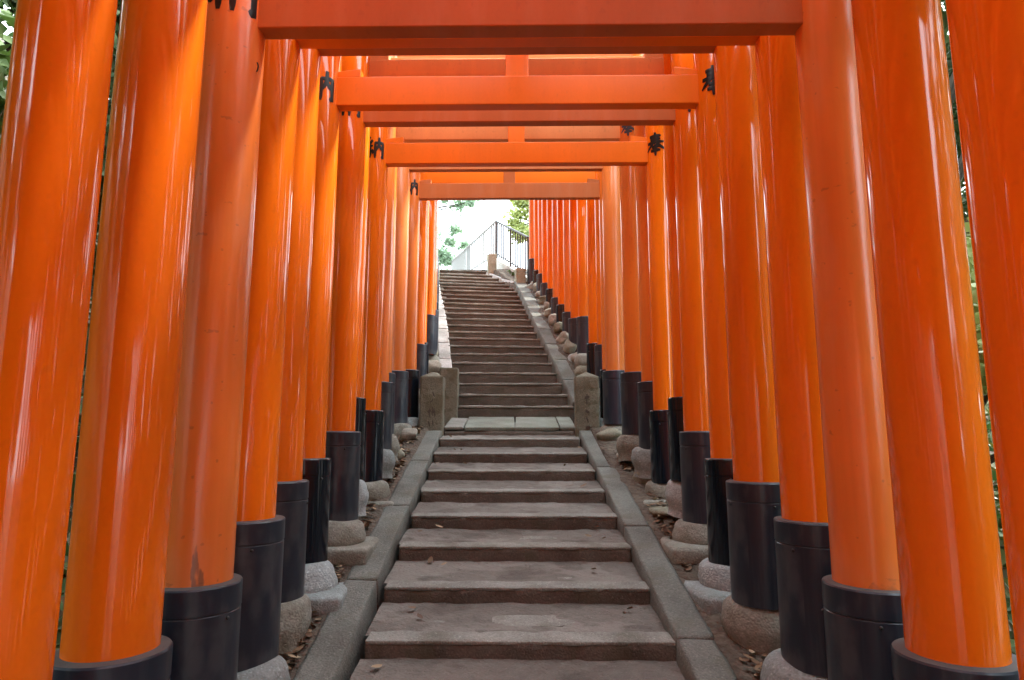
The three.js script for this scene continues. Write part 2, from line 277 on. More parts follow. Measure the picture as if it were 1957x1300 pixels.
// ---------------------------------------------------------------- sloping stone kerbs beside the stairs
function kerbWall(name, label, pts, w, h, mat, lenMin, seed) {
  const t = thing(name, label, 'kerb', [0, 0, 0], 0, 'stone kerbs along the stairs'); const R = rng(seed);
  for (let i = 0; i + 1 < pts.length; i++) {
    const a = new THREE.Vector3(...pts[i]), b = new THREE.Vector3(...pts[i + 1]), L = a.distanceTo(b); const n = Math.max(1, Math.round(L / lenMin));
    for (let k = 0; k < n; k++) {
      const p = a.clone().lerp(b, (k + .5) / n), l = L / n - .003; const g = block(w, h, l, .010, .0045, seed + i * 7 + k, 8, 6, Math.max(8, Math.round(l * 30)), 6);
      const m = part('kerb_slab', g, mat, t); const dir = b.clone().sub(a).normalize(), up = new THREE.Vector3(0, 1, 0), x = up.clone().cross(dir).normalize(), y = dir.clone().cross(x);
      m.quaternion.setFromRotationMatrix(new THREE.Matrix4().makeBasis(x, y, dir)); m.position.copy(p).addScaledVector(y, -h / 2 + (R() - .5) * .002); m.rotateZ((R() - .5) * .008);
    }
  }
}
const ky = Z => lineY(Z) + .055;
kerbWall('stone_kerb', 'long grey stone kerb down the left side of the lower stairs', [[-.87, .977 + .035 - .2466 * 4.41, .9], [-.93, 2.075, -7.84]], .195, .34, M.cheek, 1.25, 61);
kerbWall('stone_kerb', 'long grey stone kerb down the right side of the lower stairs', [[.955, .977 + .035 - .2466 * 4.41, .9], [.89, 2.075, -7.84]], .195, .34, M.cheek, 1.6, 83);
const kl = [], kr = [];
for (const i of [0, 4, 8, 12, 15, 18]) { const z = upZ(i); kl.push([upL[i] - .10, upY[i] + .05, -z]); kr.push([upR[i] + .125, upY[i] + .04, -z]); }
kerbWall('stone_kerb', 'kerb with sky sheen painted pale up the left side of the upper stairs', kl, .20, .30, M.pale, .6, 101);  // matt stone, its pale colour stands in for sky sheen
kerbWall('stone_kerb', 'grey kerb up the right side of the upper stairs beside rounded boulders', kr, .24, .30, M.cheek, .7, 131);
kerbWall('stone_kerb', 'pale kerb between the two tan blocks at the top of the stairs', [[.12, 5.20, -13.35], [-.14, 5.38, -13.8], [-.50, 5.66, -14.35]], .2, .3, M.pale, .6, 151);

// ---------------------------------------------------------------- lettering: brush strokes laid on a round column
const CH = {
  votive: [[[.2, .83], [.8, .85]], [[.24, .70], [.77, .72]], [[.06, .56], [.94, .59]], [[.5, 1], [.48, .72], [.36, .52], [.02, .24]], [[.53, .6], [.7, .42], [.98, .27]], [[.31, .37], [.69, .38]], [[.25, .22], [.76, .23]], [[.5, .49], [.5, -.02]]],
  offer: [[[.24, 1], [.06, .80], [.24, .72]], [[.38, .84], [.08, .54], [.40, .58]], [[.23, .56], [.23, .0]], [[.12, .38], [.03, .14]], [[.33, .40], [.42, .2]], [[.52, .74], [.51, .0]], [[.50, .72], [.96, .75], [.96, .05], [.85, .12]], [[.74, 1], [.73, .68], [.58, .36]], [[.73, .64], [.90, .40]]],
  votiveOld: [[[.2, .83], [.8, .85]], [[.5, 1], [.36, .52], [.02, .24]], [[.53, .6], [.98, .27]], [[.5, .49], [.5, -.02]]],
};
function strokeGeo(strokes, place, wBase) {
  const pos = [], idx = [];
  for (const s of strokes) {
    const pts = []; for (let i = 0; i + 1 < s.length; i++) for (let k = 0; k < 6; k++) pts.push([lerp(s[i][0], s[i + 1][0], k / 6), lerp(s[i][1], s[i + 1][1], k / 6)]); pts.push(s[s.length - 1]);
    const b0 = pos.length / 3, N = pts.length;
    pts.forEach((p, i) => {
      const q = pts[Math.min(i + 1, N - 1)], o = pts[Math.max(i - 1, 0)]; let tx = q[0] - o[0], ty = q[1] - o[1]; const l = Math.hypot(tx, ty); tx /= l; ty /= l; const u = i / (N - 1), w = wBase * (.75 + .5 * Math.sin(Math.PI * (.15 + .8 * u))) * (u > .9 ? .75 : 1);
      for (let k = 0; k < 3; k++) { const f = (k - 1) * w / 2; pos.push(...place(p[0] - ty * f, p[1] + tx * f, k === 1 ? .0022 : .0014)); }
    });
    for (let i = 0; i + 1 < N; i++) for (let k = 0; k < 2; k++) { const a = b0 + i * 3 + k; idx.push(a, a + 1, a + 3, a + 1, a + 4, a + 3); }
  }
  const g = new THREE.BufferGeometry(); g.setAttribute('position', new THREE.Float32BufferAttribute(pos, 3)); g.setIndex(idx); g.computeVertexNormals(); return g;
}
const M2 = M.ink.clone(); M2.side = THREE.DoubleSide; M.engrave.side = THREE.DoubleSide;
const M3 = M2.clone(); M3.color.setRGB(.05, .055, .07); M3.roughness = .5;

// ---------------------------------------------------------------- torii gates
const ord = ['first', 'second', 'third', 'fourth', 'fifth', 'sixth', 'seventh', 'eighth', 'ninth', 'tenth', 'eleventh', 'twelfth', 'thirteenth', 'fourteenth', 'fifteenth', 'sixteenth', 'seventeenth', 'eighteenth', 'nineteenth', 'twentieth', 'twenty-first', 'twenty-second', 'twenty-third', 'twenty-fourth', 'twenty-fifth'];
// Z, xLeft, xRight, column diameter, sleeve top, tie-beam bottom, its height, paint, beam paint, sleeve finish, turn, lettering left/right [char, bottom, height, azimuth]
const gates = [
  { Z: 1.62, x: [-1.212, 1.303], D: 0.225, top: .80, nb: 3.52, c: 'g0', b: 0, s: 0, label: 'nearest orange torii gate, its two columns cut off by the photo edges' },
  { Z: 2.04, x: [-1.191, 1.297], D: .262, top: 1.375, nb: 3.66, c: 'g1', b: 0, s: 0, label: 'thick glossy orange torii gate with streaked columns, second from the front' },
  { Z: 2.52, x: [-1.182, 1.323], D: 0.27, top: 1.47, nb: 3.677, c: 'f0', b: 1, s: 0, label: 'faded salmon torii gate with scuffed column feet and broad beam at the photo top', L: ['offer', 3.70, .24, .40], R: ['votive', 3.755, .24, -.25] },
  { Z: 2.98, x: [-1.195, 1.335], D: 0.275, top: 1.64, nb: 3.925, c: 'g2', b: 0, s: 0, label: 'bright orange torii gate directly behind the faded salmon one' },
  { Z: 3.51, x: [-1.250, 1.300], D: 0.27, top: 1.77, nb: 4.215, c: 'g1', b: 1, s: 0, label: 'orange torii gate with a thin dark beam line, fifth from the front' },
  { Z: 4.01, x: [-1.258, 1.323], D: 0.25, top: 1.87, nb: 4.132, nh: .20, c: 'g2', b: 0, s: 1, label: 'slim orange torii gate with black lettering and shiny black sleeves, bright beam and short strut', L: ['offer', 4.13, .205, .27], R: ['votive', 4.15, .20, -.32] },
  { Z: 4.58, x: [-1.218, 1.318], D: 0.25, top: 2.035, nb: 4.303, c: 'g1', b: 1, s: 0, label: 'orange torii gate with brownish beam just under the bright strutted beam', L: ['offer', 4.315, .2, .25], R: ['votive', 4.33, .2, -.25] },
  { Z: 4.86, x: [-1.240, 1.310], D: 0.23, top: 2.285, nb: 4.803, nh: .175, c: 'g0', b: 2, s: 1, label: 'tall orange torii gate whose tan beam shows through the slot above the bright beam' },
  { Z: 5.62, x: [-1.248, 1.328], D: 0.24, top: 2.22, nb: 4.433, nh: .20, c: 'g2', b: 0, s: 1, label: 'slim orange torii gate with bold black lettering on both columns below the tan beam', L: ['offer', 4.455, .2, .22], R: ['votive', 4.47, .215, -.46] },
  { Z: 5.95, x: [-1.240, 1.290], D: 0.23, top: 2.49, nb: 5.30, c: 'f0', b: 1, s: 0, label: 'narrow salmon torii gate mostly hidden behind the slim lettered gate' },
  { Z: 6.42, x: [-1.305, 1.225], D: 0.235, top: 2.62, nb: 5.04, nh: .165, c: 'f0', b: 2, s: 0, label: 'dull salmon torii gate with grey lettering half hidden under a brown beam', R: ['votive', 5.04, .2, -.34, 1] },
  { Z: 7.42, x: [-1.340, 1.190], D: 0.25, top: 2.735, nb: 5.14, nh: .19, c: 'f1', b: 1, s: 0, label: 'broad salmon torii gate level with the landing posts' },
  { Z: 8.12, x: [-1.308, 1.238], D: 0.23, top: 2.82, nb: 5.048, nh: .205, c: 'f0', b: 1, s: 1, label: 'dim brown-orange torii gate framing the bright opening, strut on its beam', L: ['offer', 5.07, .215, .15] },
  { Z: 8.75, x: [-1.277, 1.255], D: 0.2, top: 3.225, nb: 5.49, nh: .24, c: 'g1', b: 0, s: 0 },
  { Z: 9.2, x: [-1.307, 1.195], D: 0.2, top: 3.31, nb: 5.80, c: 'g0', b: 0, s: 1 },
  { Z: 9.85, x: [-1.289, 1.128], D: 0.2, top: 3.82, nb: 6.13, c: 'g2', b: 0, s: 0 },
  { Z: 10.2, x: [-1.301, 1.035], D: 0.19, top: 3.86, nb: 6.27, c: 'g1', b: 0, s: 0 },
  { Z: 10.55, x: [-1.330, 0.965], D: 0.19, top: 4.03, nb: 6.45, c: 'f0', b: 1, s: 0 },
  { Z: 10.9, x: [-1.367, 0.890], D: 0.19, top: 4.23, nb: 6.65, c: 'g0', b: 0, s: 1 },
  { Z: 11.25, x: [-1.402, 0.820], D: 0.18, top: 4.43, nb: 6.85, c: 'f0', b: 1, s: 0 },
  { Z: 11.65, x: [-1.450, 0.750], D: 0.18, top: 4.68, nb: 7.1, c: 'g1', b: 0, s: 1 },
  { Z: 12.0, x: [-1.492, 0.670], D: 0.18, top: 4.87, nb: 7.3, c: 'g2', b: 0, s: 0 },
  { Z: 12.4, x: [-1.537, 0.610], D: 0.17, top: 5.15, nb: 7.55, c: 'f0', b: 1, s: 0 },
  { Z: 12.75, x: [-1.579, 0.540], D: 0.17, top: 5.31, nb: 7.75, c: 'g0', b: 0, s: 1 },
  { Z: 13.15, x: [-1.630, 0.450], D: 0.17, top: 5.66, nb: 8.05, c: 'f1', b: 1, s: 0, label: 'topmost salmon torii gate, next to the metal railing at the head of the stairs' },
];
const place = ['', '', '', '', '', '', '', '', '', '', '', '', ''];
gates.forEach((q, i) => {
  if (!q.label) q.label = `${q.c[0] === 'f' ? 'pale salmon' : 'orange'} torii gate over the upper stairs, ${ord[i]} from the front`;
  const [xl, xr] = q.x, mid = (xl + xr) / 2, S = xr - xl, base = q.top - .60;
  const turn = q.Z < 8.3 ? TURN : lerp(.0, .12, clamp((q.Z - 8.3) / 3, 0, 1));
  const t = thing('torii_gate', q.label, 'torii gate', [mid, base, -q.Z], turn, 'torii gates in a row over the stairs');
  const mat = i === 2 ? M.scuffed : q.c[0] === 'f' ? M.faded[+q.c[1]] : M.gloss[+q.c[1]], bm = M.beam[q.b], R = q.D / 2;
  const nb = q.nb - base, nh = q.nh || .20, nt = nb + nh, gap = .44, ct = nt + gap, rr = rng(300 + i * 13);
  for (const s of [-1, 1]) {
    const cx = s * S / 2;
    const cg = new THREE.CylinderGeometry(R * .975, R, ct, 56, 24, true); const uv = cg.attributes.uv, ou = rr() * 3, ov = rr() * 3;
    const cp = cg.attributes.position; for (let k = 0; k < cp.count; k++) { const y = cp.getY(k), e = 1 + .006 * noise3(y * 1.4 + i * 9, s * 3, 1); cp.setX(k, cp.getX(k) * e + .0025 * noise3(y * .9, i * 3.3, s)); cp.setZ(k, cp.getZ(k) * e + .0025 * noise3(y * .9, i * 5.1, s + 8)); }
    for (let k = 0; k < uv.count; k++) uv.setXY(k, uv.getX(k) * Math.max(.25, Math.round(2 * Math.PI * R * 8) / 8) + ou, uv.getY(k) * ct + (i === 2 ? 0 : ov));
    cg.rotateY(s > 0 ? Math.PI * .8 : Math.PI * 1.2);
    const col = part('column', cg, mat, t, [cx, ct / 2, 0]);
    const rs = R + .030 + .010 * rr();
    const prof = [[rs, 0], [rs, .500], [rs - .003, .503], [rs - .003, .507], [rs + .001, .509], [rs + .001, .594], [rs - .003, .6]].map(p => new THREE.Vector2(...p));
    const sl = part('sleeve', boxUV(toCreasedNormals(new THREE.LatheGeometry(prof, 64), .45), i, s), M.sleeve[q.s], t, [cx, 0, 0]);
    part('sleeve_cap', boxUV(toCreasedNormals(new THREE.LatheGeometry([[rs - .003, .6], [R - .004, .604]].map(p => new THREE.Vector2(...p)), 64), .4)), M.cap, sl);
    for (const a of [.9, 2.3, 3.9, 5.5]) part('bolt', new THREE.SphereGeometry(.007, 10, 6), M.iron, sl, [Math.sin(a + i) * (rs + .001), .485, Math.cos(a + i) * (rs + .001)]);
    const txt = s < 0 ? q.L : q.R;
    if (txt) {
      const [ch, yb, hh, az, old] = txt, w = hh * .80, rc = R * .985;
      part('inscription', strokeGeo(CH[ch], (u, v, o) => { const a = az + (u - .5) * w / rc; return [Math.sin(a) * (rc + o), yb - base + v * hh - ct / 2, Math.cos(a) * (rc + o)]; }, .125), old ? M3 : M2, col);
    }
  }
  part('tie_beam', boxUV(new RoundedBoxGeometry(S + .62, nh, .085, 3, .007), i * .7, i * .3), bm, t, [0, nb + nh / 2, 0]);
  for (const s of [-1, 1]) { // wedges driven in above the beam beside each column
    const sh = new THREE.Shape(); sh.moveTo(0, 0); sh.lineTo(.15, 0); sh.lineTo(.15, .052); sh.lineTo(0, .032); sh.closePath();
    const g = new THREE.ExtrudeGeometry(sh, { depth: .07, bevelEnabled: true, bevelSize: .003, bevelThickness: .003, bevelSegments: 1 }); g.translate(0, .003, -.035); if (s > 0) g.rotateY(Math.PI);
    part('wedge', boxUV(g, i, s), bm, t, [s * (S / 2 - R + .012), nt, 0]);
  }
  part('strut', boxUV(new RoundedBoxGeometry(.15, gap + .02, .07, 2, .006), i, 2), bm, t, [0, nt + gap / 2, .002]);
  const lg = new RoundedBoxGeometry(S + 1.0, .17, .19, 3, .01); part('lintel', boxUV(lg, i * .31, 1), bm, t, [0, ct + .08, 0]);
  const ks = new THREE.Shape(), hw = S / 2 + .62; ks.moveTo(-hw, .05); ks.quadraticCurveTo(0, -.015, hw, .05); ks.lineTo(hw + .04, .2); ks.quadraticCurveTo(0, .12, -hw - .04, .2); ks.closePath();
  const kg = new THREE.ExtrudeGeometry(ks, { depth: .23, bevelEnabled: true, bevelSize: .006, bevelThickness: .006, bevelSegments: 2, curveSegments: 12 }); kg.translate(0, .01, -.115); part('top_lintel', boxUV(kg), bm, t, [0, ct + .155, 0]);
  if (i === 2) { const hook = new THREE.TubeGeometry(new THREE.CatmullRomCurve3([[0, 0, 0], [.012, -.006, .02], [.02, .004, .034], [.018, .016, .04]].map(p => new THREE.Vector3(...p))), 10, .003, 6); part('hook', hook, M.iron, t, [-S / 2 + R - .006, 3.49 - base, .03]); }
  // foundation stones
  for (const [k, s] of [[0, -1], [1, 1]]) {
    const x = q.x[k], z = -q.Z - s * S / 2 * Math.sin(turn) * -1, seed = i * 3 + k * 50 + 2, kind = i === 5 ? 2 : [0, 1, 1, 0, 1, 2, 1, 2, 1][i % 9], side = s < 0 ? 'left' : 'right';
    const look = ['rounded grey', 'rounded brownish', 'smooth pale grey'][kind]; const rs = R + .068 + .03 * rr();
    topMesh('foundation_stone', drum(rs, .26, .055 + .03 * rr(), seed, .05), M.base[kind], `${look} foundation stone under the ${side} column of the ${ord[i]} torii gate`, 'foundation stone', 'stones under the torii columns', [x, base + .012, z]);
    if (i === 5 || i === 6 || i === 8) topMesh('footing_stone', block(rs * 2.6, .13, rs * 2.5, .035, .007, seed + 4, 16, 5, 16, 4), i === 5 ? M.base[0] : M.base[1], `flat ${i === 5 ? 'pale' : 'brown'} footing slab below the ${side} foundation stone of the ${ord[i]} torii gate`, 'footing stone', 'flat slabs under foundation stones', [x - s * .03, base - .195, z + .03], [0, (seed % 5) * .05, 0]);
  }
});
// unseen gates added behind the camera for shade and streaks in the nearest columns
for (const [k, Z] of [1.17, .72, .26, -.22, -.72, -1.2, -1.8, -2.5].map((Z, k) => [k, Z])) {
  const src = scene.getObjectByName('torii_gate_003'), c = src.clone(); c.name = numbered('torii_gate'); scene.add(c); const y = lineY(Z) + .14; c.position.set(.05, y, -Z);
  c.userData = { label: `unseen orange torii gate added beside or behind the camera, ${ord[k]} back from the nearest visible gate`, category: 'torii gate', group: 'torii gates in a row over the stairs' };
}

// ---------------------------------------------------------------- stone posts and blocks
function post(label, [x, y, z], w, h, peak, mat, turn, marks) {
  const t = thing('stone_post', label, 'stone post', [x, y, z], turn, 'short stone posts beside the stairs');
  const g = block(w, h, w, .012, .006, x * 9 + 3, 14, 22, 14, 6); const b = part('shaft', g, mat, t, [0, h / 2, 0]);
  if (peak) { let pg = weld(new THREE.ConeGeometry(w * .69, peak, 4, 6)); pg.rotateY(Math.PI / 4); const p = pg.attributes.position; for (let i = 0; i < p.count; i++) { const e = .008 * fbm3(p.getX(i) * 9, p.getY(i) * 9, p.getZ(i) * 9); p.setY(i, p.getY(i) + e); } pg = pg.toNonIndexed(); pg.computeVertexNormals(); part('cap', boxUV(pg), mat, t, [0, h + peak / 2 - .008, 0]); }
  if (marks) part('engraving', strokeGeo(marks, (u, v, o) => [(u - .5) * w, v * h - h / 2, w / 2 + o + .003], .035), M.engrave, b);
}
post('peaked grey stone post with worn carving, at the left front of the landing', [-.98, 1.95, -8.06], .285, .78, .075, M.post, .03, [[[.44, .50], [.45, .36]], [[.36, .44], [.50, .47]], [[.56, .52], [.55, .38]], [[.62, .50], [.66, .36]], [[.52, .44], [.68, .45]], [[.55, .75], [.64, .68]], [[.46, .60], [.58, .64]], [[.40, .30], [.46, .22]], [[.58, .31], [.60, .22]]]);
post('mossy peaked stone post with faint carving, at the right front of the landing', [.915, 1.95, -8.06], .29, .78, .075, M.post, -.05, [[[.40, .66], [.60, .68]], [[.5, .72], [.48, .56]], [[.42, .46], [.58, .44]], [[.46, .36], [.54, .28]], [[.42, .20], [.60, .22]]]);
post('flat-topped brown stone post at the left foot of the upper stairs', [-.865, 2.10, -9.02], .25, .84, 0, M.post, .02);
post('tan stone block beside the top step, in front of the railing corner', [-.455, 5.50, -14.3], .19, .56, 0, M.tan, .2);
post('low tan stone block on the right where the railing starts', [.165, 5.0, -13.32], .20, .47, 0, M.tan, .25);
post('pale tan stone block left of the topmost steps behind the columns', [-1.64, 5.1, -13.6], .18, .53, 0, M.tan, .1);
// little white marker stakes behind the landing posts
topMesh('marker_stake', block(.055, .34, .05, .008, .003, 7, 4, 8, 4), M.pale, 'small white stake behind the right landing post', 'stake', null, [1.10, 2.22, -8.35]);
topMesh('marker_stake', block(.05, .30, .05, .008, .003, 9, 4, 8, 4), M.pale, 'small pale stake behind the left landing post', 'stake', null, [-1.165, 2.22, -8.35]);

// ---------------------------------------------------------------- boulders beside the stairs
{
  const R = rng(77);
  const rocks = []; // [x, y, Z, rx, ry, rz]
  for (let i = 0; i < 15; i++) { const f = i / 14 * 18, a = Math.floor(f), t = f - a, x = lerp(upR[a], upR[Math.min(18, a + 1)], t), y = lerp(upY[a], upY[Math.min(18, a + 1)], t); const r = lerp(.145, .10, i / 14) * (.8 + .4 * R()); rocks.push([x + .29 + r * .55 + .05 * R(), y + .06 + .03 * R(), upZ(f), r * 1.15, r * .85, r, 'right', i]); }
  for (let i = 0; i < 12; i++) { const f = i / 11 * 17, a = Math.floor(f), t = f - a, x = lerp(upL[a], upL[a + 1], t), y = lerp(upY[a], upY[a + 1], t); const r = lerp(.135, .09, i / 11) * (.8 + .4 * R()); rocks.push([x - .24 - r * .55, y + .05 + .03 * R(), upZ(f), r * 1.1, r * .9, r, 'left', i]); }
  rocks.forEach(([x, y, Z, a, b, c, side, n], i) => topMesh('boulder', boulder(a, b, c, i * 1.9 + 1, .2, .9, 5), M.rock[i % 2], `rounded ${i % 2 ? 'pale grey' : 'mossy brown'} boulder beside the ${side} kerb of the upper stairs, ${ord[n]} from the bottom`, 'boulder', 'boulders beside the upper stairs', [x, y, -Z], [R(), R() * 6, R()]));
  [[1.14, 2.02, 7.35, .17, .10, .14, 'wide mossy boulder right of the kerb, just below the right landing post'], [1.19, 1.80, 6.65, .17, .08, .13, 'flat pale boulder on the slope below the mossy one, right of the lower stairs'], [1.21, 1.63, 5.95, .13, .10, .12, 'dull round stone in the dirt on the right, beneath the flat pale boulder'],
   [-1.19, 2.03, 7.35, .16, .09, .13, 'wide mossy boulder left of the kerb, below the left landing post'], [-1.21, 1.82, 6.6, .14, .10, .12, 'rounded brown boulder in leaf litter left of the lower stairs'], [-1.21, 1.66, 6.0, .13, .11, .12, 'pale round boulder left of the lower stairs beside dead leaves'],
   [1.18, 1.43, 5.2, .12, .04, .16, 'flat dark paving stone sunk in the dirt right of the stairs'], [-1.17, 1.18, 4.35, .17, .05, .10, 'flat brown stone sunk in the dirt left of the stairs']]
    .forEach(([x, y, Z, a, b, c, label], i) => topMesh('boulder', boulder(a, b, c, i * 2.7 + 31, .17, .7, 5), M.rock[i % 2], label, 'boulder', null, [x, y, -Z], [0, i, 0]));
}

// ---------------------------------------------------------------- path beyond the head of the stairs, paved pale in place of sunlit ground
{
  const pos = [], uv = [], idx = []; const zs = [14.5, 15, 16, 17.5, 19, 21, 23, 26, 30, 36];
  zs.forEach((Z, j) => { const c = lerp(-1.2, -5.5, (Z - 14.5) / 21), w = lerp(1.1, 2.4, clamp((Z - 14.5) / 4, 0, 1)); for (const k of [-1, 1]) { const x = c + k * w; pos.push(x, lineY(Z) + (j ? .075 : .035), -Z); uv.push(x, Z); } if (j) { const a = j * 2 - 2; idx.push(a, a + 1, a + 2, a + 1, a + 3, a + 2); } });
  const g = new THREE.BufferGeometry(); g.setAttribute('position', new THREE.Float32BufferAttribute(pos, 3)); g.setAttribute('uv', new THREE.Float32BufferAttribute(uv, 2)); g.setIndex(idx); g.computeVertexNormals();
  const m = new THREE.Mesh(g, M.concrete); m.name = 'path'; m.userData.kind = 'structure'; scene.add(m);
}
// ---------------------------------------------------------------- leaf litter
{
  const lg = new THREE.PlaneGeometry(1, .5, 4, 2); const p = lg.attributes.position;
  for (let i = 0; i < p.count; i++) { const x = p.getX(i), y = p.getY(i); const w = Math.pow(Math.max(0, 1 - 4 * x * x), .7); p.setXYZ(i, x, y * w, .25 * x * x + .5 * y * y * w - .04); }
  lg.rotateX(-Math.PI / 2); lg.computeVertexNormals();
  const m = new THREE.MeshStandardMaterial({ roughness: .85, side: THREE.DoubleSide }); const N = 5200; const im = new THREE.InstancedMesh(lg, m, N); const R = rng(123), o = new THREE.Object3D(), c = new THREE.Color(); let n = 0;
  while (n < N) {
    const Z = .8 + R() * 8 + (R() < .3 ? R() * 4.5 : 0), s = R() < .5 ? -1 : 1; const onSteps = R() < .014; let x, y;
    if (onSteps) { x = axisX(Z) + s * (.45 + .33 * R()); const k = lower.findIndex((q, i) => Z >= q[0] + .17 && Z < (lower[i + 1]?.[0] ?? 7.9) - .02); if (k < 0) continue; const a = lower[k], b = lower[k + 1] || [8.03, 0, 2.117]; const t = (Z - a[0] - .15) / (b[0] - a[0] - .15); y = lerp(a[2], b[2] - .092, t) + .012; }
    else { const d = Z < 8.6 ? 1.065 + Math.pow(R(), 1.3) * .75 : 1.05 + R() * .7; x = axisX(Z) + (s < 0 ? -d + .02 : d); if (Z > 8.6) continue; y = groundY(x, Z) + .012; if (noise3(x * 3, Z * 2, 5) < -.25) continue; }
    o.position.set(x, y + .012 * R(), -Z); o.rotation.set((R() - .5) * .9, R() * 6.3, (R() - .5) * .9); const k = .03 + .045 * R(); o.scale.setScalar(k); o.updateMatrix(); im.setMatrixAt(n, o.matrix);
    const q = R(); c.setRGB(...mul3(q < .5 ? [.17, .105, .06] : q < .8 ? [.26, .19, .12] : q < .93 ? [.10, .06, .04] : [.36, .30, .20], .7 + .6 * R())); im.setColorAt(n, c); n++;
  }
  im.name = 'leaf_litter'; im.userData = { kind: 'stuff', label: 'dead brown leaves strewn between the kerbs and the columns', category: 'leaves' }; im.castShadow = im.receiveShadow = true; scene.add(im);
}

// ---------------------------------------------------------------- trees and shrubs
const leafCluster = (() => {
  const gs = [], R = rng(4);
  for (let i = 0; i < 7; i++) { const g = new THREE.BufferGeometry(); g.setAttribute('position', new THREE.Float32BufferAttribute([0, 0, 0, .32, .10, .5, 0, 0, 1, -.32, .10, .5], 3)); g.setIndex([0, 1, 2, 0, 2, 3]); g.computeVertexNormals(); g.rotateX((R() - .5) * 2.4); g.rotateY(R() * 6.3); g.rotateZ((R() - .5) * 1.2); g.translate((R() - .5) * .7, (R() - .5) * .7, (R() - .5) * .7); gs.push(g); }
  return mergeGeometries(gs);
})();
function crownMesh(parent, mat, clumps, density, size, seed) {
  const R = rng(seed), mats = []; const o = new THREE.Object3D();
  for (const [cx, cy, cz, r] of clumps) {
    const n = Math.round(density * r * r);
    for (let i = 0; i < n; i++) {
      const th = R() * 6.283, u = R() * 2 - 1, q = Math.pow(R(), .45) * r * (.75 + .5 * noise3(th * 1.3 + seed, u * 3, cx)); const s = Math.sqrt(1 - u * u);
      o.position.set(cx + q * s * Math.cos(th), cy + q * u * .8, cz + q * s * Math.sin(th)); o.rotation.set(R() * 6, R() * 6, R() * 6); o.scale.setScalar(size * (.6 + .8 * R())); o.updateMatrix(); mats.push(o.matrix.clone());
    }
  }
  const im = new THREE.InstancedMesh(leafCluster, mat, mats.length); mats.forEach((m, i) => im.setMatrixAt(i, m)); im.name = 'crown'; im.castShadow = im.receiveShadow = true; parent.add(im);
}
function limbGeo(a, b, r0, r1, bend = 0) { const m = a.clone().lerp(b, .5).add(new THREE.Vector3(bend, Math.abs(bend) * .4, -bend)); const g = new THREE.TubeGeometry(new THREE.QuadraticBezierCurve3(a, m, b), 10, 1, 9); const p = g.attributes.position, n = g.attributes.normal, uv = g.attributes.uv; for (let i = 0; i < p.count; i++) { const k = lerp(r0, r1, uv.getX(i)) - 1; p.setXYZ(i, p.getX(i) + n.getX(i) * k, p.getY(i) + n.getY(i) * k, p.getZ(i) + n.getZ(i) * k); } const L = a.distanceTo(b); for (let i = 0; i < uv.count; i++) uv.setXY(i, uv.getY(i) * .8, uv.getX(i) * L); return g; }
function tree(name, label, x, Z, y, h, cr, mat, seed, density = 420, size = .16, explicit, group) {
  const t = thing(name, label, name === 'shrub' ? 'shrub' : 'tree', [x, y, -Z], 0, group), R = rng(seed); const V = (a, b, c) => new THREE.Vector3(a, b, c);
  const parts = [limbGeo(V(0, -.3, 0), V((R() - .5) * .5, h * .85, (R() - .5) * .5), h * .022 + .03, h * .008, .15 * (R() - .5))], clumps = [];
  const N = explicit ? explicit.length : 9;
  for (let i = 0; i < N; i++) {
    const a = i * 2.4 + R(), f = .35 + .6 * i / N; const e = explicit ? explicit[i] : [Math.cos(a) * cr * (.35 + .5 * R()), h * (f + .12 * R()) + .1, Math.sin(a) * cr * (.35 + .5 * R()), cr * (.38 + .22 * R())];
    clumps.push(e); parts.push(limbGeo(V(0, h * f * .65, 0), V(e[0], e[1], e[2]), h * .009 + .012, .012, (R() - .5) * .3));
  }
  if (!explicit) clumps.push([0, h * .95, 0, cr * .5]);
  part(name === 'shrub' ? 'stem' : 'trunk', mergeGeometries(parts), M.bark, t); crownMesh(t, mat, clumps, density, size, seed + 1);
}
